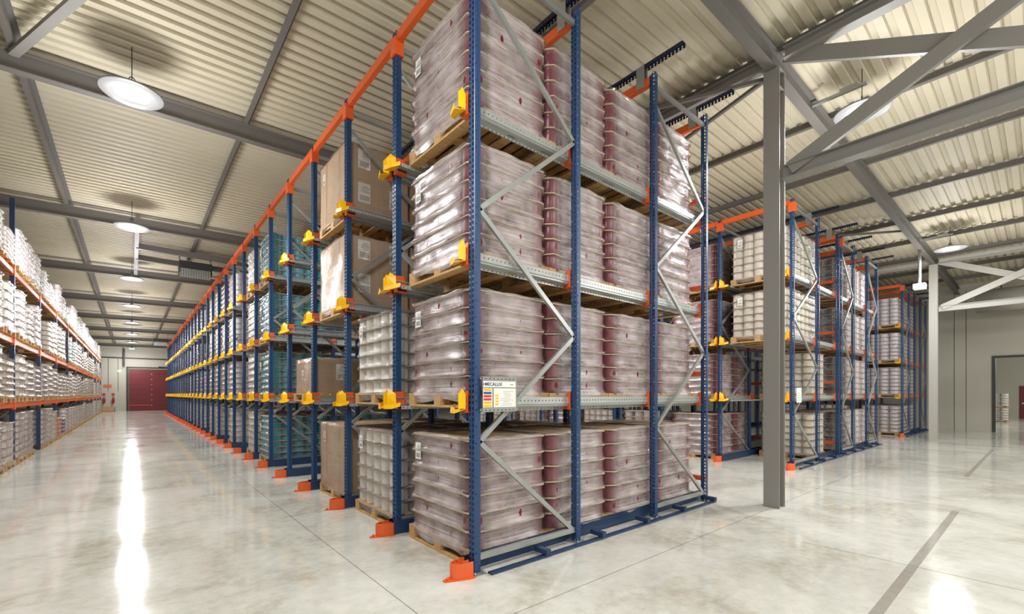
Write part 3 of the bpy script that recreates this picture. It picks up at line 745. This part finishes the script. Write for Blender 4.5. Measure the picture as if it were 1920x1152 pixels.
# lane 1: white buckets on the two lower levels
for L in range(2):
    for j in range(3):
        can_load('white', 0 if j < 2 else 1, (2.375+.5+j*1.03, lane_y(1), SEAT[L]), 'white bucket pallet in the second lane, %s, %s' % (LVN[L], depth_word(j)), seed=j+L, lab=(j == 0), group='white bucket pallets in the second lane')
# lane 2: cartons
for L in (0, 2, 3):
    for j in range(2):
        carton_load((2.375+.5+j*1.03, lane_y(2), SEAT[L]), 'pallet of brown cartons in the third lane, %s, %s' % (LVN[L], depth_word(j)), seed=j+L, group='carton pallets in the third lane')
carton_load((2.375+.5, lane_y(3)+.02, SEAT[1]), 'low brown carton load on the lowest rail level of the fourth lane', nz=1, dz=.62, ny=1, nx=1, W=1.0, D=.95, seed=3)
for j in (1, 2, 3):
    can_load('teal', 1, (2.4+.5+j*1.02, lane_y(2), SEAT[1]), 'teal bucket pallet, third lane, lowest rail level, %s' % depth_word(j), seed=j, group='teal bucket pallets')
for L in range(4):
    for j in range(3):
        can_load('teal', 0 if j == 0 else 1, (2.375+.5+j*1.03, lane_y(5), SEAT[L]), 'teal bucket pallet in the sixth lane, %s, %s' % (LVN[L], depth_word(j)), seed=j+L, lab=(j == 0), group='teal bucket pallets')
random.seed(11)
plan = {6: 'wwws', 8: 'ssss', 9: '.smm', 10: 'ssss', 11: 'wsws', 13: 'ss.s', 14: 'ssws', 15: 'wwss', 17: 'ssss', 18: 'smss', 19: 'wwss', 21: 'ssss', 22: 'sws.', 24: 'wsss', 25: 'sswm', 27: 'ssss', 28: 'wws.'}
kk = {'w': 'white', 's': 'silver', 'm': 'maroon', 't': 'teal'}
for i, st in plan.items():
    for L, ch in enumerate(st):
        if ch == '.': continue
        for j in range(2 if i < 20 else 1):
            can_load(kk[ch], 1, (2.375+.5+j*1.03, lane_y(i), SEAT[L]), '%s, %s lane, %s, %s' % (SH[kk[ch]], ORD[i], LVN[L], depth_word(j)), seed=i+L+j, group='pallets in the distant lanes of the long rack')
# rack behind the column
ly2 = lambda i: YS2[i]+PY/2-.05
def r2(kind, i, x, L, words, seed=0, lod=1, lab=False):
    can_load(kind, lod, (x, ly2(i), SEAT[L]), words, seed=seed, lab=lab, group='pallets in the racks behind the grey column')
for L in (2, 3):
    for j in range(2):
        r2('cream', 0, 11.35+j*1.03, L, 'cream tubs behind the grey column, %s, %s' % (LVN[L], depth_word(j)), j+L, 0 if j == 0 else 1, j == 0)
for L in (0, 1):
    r2('cream', 0, 13.0, L, 'cream tubs set back behind the grey column, %s' % LVN[L], L, 0)
for L in range(4):
    for j in range(2):
        r2('maroon', 1, 11.35+j*1.1, L, 'maroon cans left of the grey column, %s, %s' % (LVN[L], depth_word(j)), j+L, 1 if L in (0,) and j else 1)
for i in range(2, 8):
    kd = ['silver', 'white', 'maroon', 'silver', 'cream', 'silver'][i-2]
    for L in (0, 1):
        r2(kd, i, 11.4, L, '%s in the rack behind the column, %s, %s lane' % (SH[kd], LVN[L], ORD[i]), i+L)
for L in range(4):
    for j in range(3):
        kd = 'brown' if j == 0 else 'silver'
        r2(kd, 0, 14.95+j*1.06, L, '%s in the back-to-back rack, %s, %s' % ('dark cans' if j == 0 else 'silvery wrapped buckets', LVN[L], ['nearest the grey column', 'in the middle', 'at the far end'][j]), j+L)
for L in range(4):
    for i in (0, 1, 2):
        for j in range(3 if i == 0 else 1):
            can_load('pearl', 1, (22.85+j*1.1, YS3[i]+PY/2-.05, SEAT[L]), 'pale mauve tubs in the farthest rack, %s, %s lane, %s' % (LVN[L], ORD[i], depth_word(j)), seed=i+j+L, group='pallets in the farthest rack by the right wall')
t_ = can_load('big', 1, (38.6, 2.0, 0), 'white wrapped sacks standing in the next room, lower pallet', rz=.1, seed=1, group='pallets in the next room', sc=.75)
t_ = can_load('big', 1, (38.6, 2.0, .83), 'white wrapped sacks standing in the next room, upper pallet', rz=.1, seed=2, group='pallets in the next room', sc=.75)
# ---------------------------------------------------------------- left selective rack
XL = -2.05; YL = [7.5+3.70*i+(.0) for i in range(12)]; YL = [14.95+3.72*i for i in range(-1, 11)]
LZ = [0, 1.42, 2.86, 4.42]
R = thing('pallet_rack', 'orange and blue pallet rack along the left side of the aisle', 'rack', (XL, YL[0], 0))
HPL = 6.0
upm = MB().sweep([(-.04, -.045), (.04, -.045), (.04, .045), (-.04, .045)], (0, 0, 0), (0, 0, HPL), (1, 0, 0), (0, 1, 0), 0, True, True).mesh('upright', M_bluep)
upm_s = MB().sweep([(-.04, -.045), (.04, -.045), (.04, .045), (-.04, .045)], (0, 0, 0), (0, 0, 5.0), (1, 0, 0), (0, 1, 0), 0, True, True).mesh('upright', M_bluep)
for i, y in enumerate(YL):
    for x in (0, -1.1):
        link('upright', upm if i < 2 else upm_s, R, (x, y-YL[0], 0))
        link('base_plate', ME_plate, R, (x, y-YL[0], 0))
    z = .15
    for q in range(4):
        MB().bar((-.02 if q % 2 else -1.08, y-YL[0], z), (-1.08 if q % 2 else -.02, y-YL[0], z+1.1), .03, .03).obj('frame_brace', M_galv, R); z += 1.1
    if i < len(YL)-1:
        for L in (1, 2, 3):
            for x in (.0, -1.1):
                MB().sweep([(-.025, -.12), (.025, -.12), (.025, -.02), (.01, 0), (-.025, 0)], (x, y-YL[0]+.05, LZ[L]), (x, YL[i+1]-YL[0]-.05, LZ[L]), (1, 0, 0), (0, 0, 1), 0, True, True).obj('cross_beam', M_orange, R)
            MB().box((-.03, y-YL[0]-.05, LZ[L]-.16), (.045, y-YL[0]+.09, LZ[L]+.03)).obj('beam_connector', M_orange, R)
random.seed(5)
for i in range(len(YL)-1):
    for L in range(4):
        for q in range(3):
            yy = YL[i]+.68+q*1.18
            if i == 0 and q < 1: continue
            kd = random.choice(['silver', 'silver', 'white', 'white', 'pearl', 'big', 'cream'] if not (L == 3) else ['silver', 'silver', 'white', 'silver'])
            if (i, L, q) in ((4, 2, 1), ): kd = 'teal'
            if (i, L) == (3, 0) and q < 2: kd = ('orange', 'navy')[q]
            if (i, L, q) in ((2, 2, 0), (1, 0, 2), (3, 2, 2)): continue
            if i > 7 and q == 1: continue
            sc = random.choice([1, 1, .9, .82]) if L else random.choice([1, .9])
            if L == 3: sc = random.choice([.95, .85, .72, .58])
            can_load(kd, 1, (XL-.52, yy, LZ[L] if L else 0), '%s in the left rack, %s, %s bay, %s pallet' % (SH[kd], ['on the floor', 'on the first beam', 'on the second beam', 'on top'][L], ORD[i], ['nearest', 'middle', 'farther'][q]), rz=math.pi/2+math.pi, seed=i+L+q, group='pallets in the left rack', sc=sc)
# ---------------------------------------------------------------- small things at the far wall
def extinguisher(x, label):
    t = thing('fire_extinguisher', label, 'fire extinguisher', (x, Y1-.14, .75), 0, 'fire extinguishers on the far wall')
    MB().lathe([(.0, 0), (.08, 0), (.09, .03), (.09, .42), (.06, .5), (.025, .53), (.025, .56)], n=18).obj('cylinder_body', M_fire, t)
    MB().box((-.03, -.02, .56), (.06, .02, .62)).obj('valve', M_black, t)
    m = MB().bar((.02, -.03, .58), (.10, -.06, .35), .02, .02).bar((.10, -.06, .35), (.10, -.06, .12), .025, .025); m.obj('hose', M_black, t)
    MB().box((-.1, .08, .75), (.1, .09, .95)).obj('wall_sign', M_fire, t)
extinguisher(-2.0, 'red fire extinguisher on the far wall beside the left rack')
extinguisher(-1.35, 'red fire extinguisher on the far wall nearer the red door')
t = thing('wall_notice', 'small orange notice on the far wall above the extinguishers', 'notice', (-1.75, Y1-.02, 2.2))
MB().box((-.30, 0, 0), (.30, .015, .32)).obj('notice_board', M_orange, t)
m = MB()
for k in range(3): m.box((-.24+k*.18, -.005, .08), (-.14+k*.18, 0, .24))
m.obj('notice_panel', M_cardd, t)
tag(MB().box((-1.02, Y1-.08, 3.75), (-.82, Y1-.01, 3.87)).obj('exit_light', M_green), 'small green emergency light on the far wall', 'emergency light')
t = thing('open_carton', 'open brown carton on the floor by the far wall', 'carton', (-1.7, Y1-1.2, 0))
m = MB(); a = .5
m.box((-a, -.35, 0), (a, .35, .02)).box((-a, -.35, 0), (a, -.33, .45)).box((-a, .33, 0), (a, .35, .45)).box((-a, -.35, 0), (-a+.02, .35, .45)).box((a-.02, -.35, 0), (a, .35, .45))
m.obj('carton_body', M_card, t)
MB().bar((-a, 0, .45), (-a-.22, 0, .34), .7, .01).obj('flap', M_cardd, t); MB().bar((a, 0, .45), (a+.2, 0, .36), .7, .01).obj('flap', M_card, t)
t = thing('pallet_stack', 'low pallet standing by the far wall behind the open carton', 'pallet', (-2.6, Y1-1.1, 0)); link('pallet', ME_pall, t)
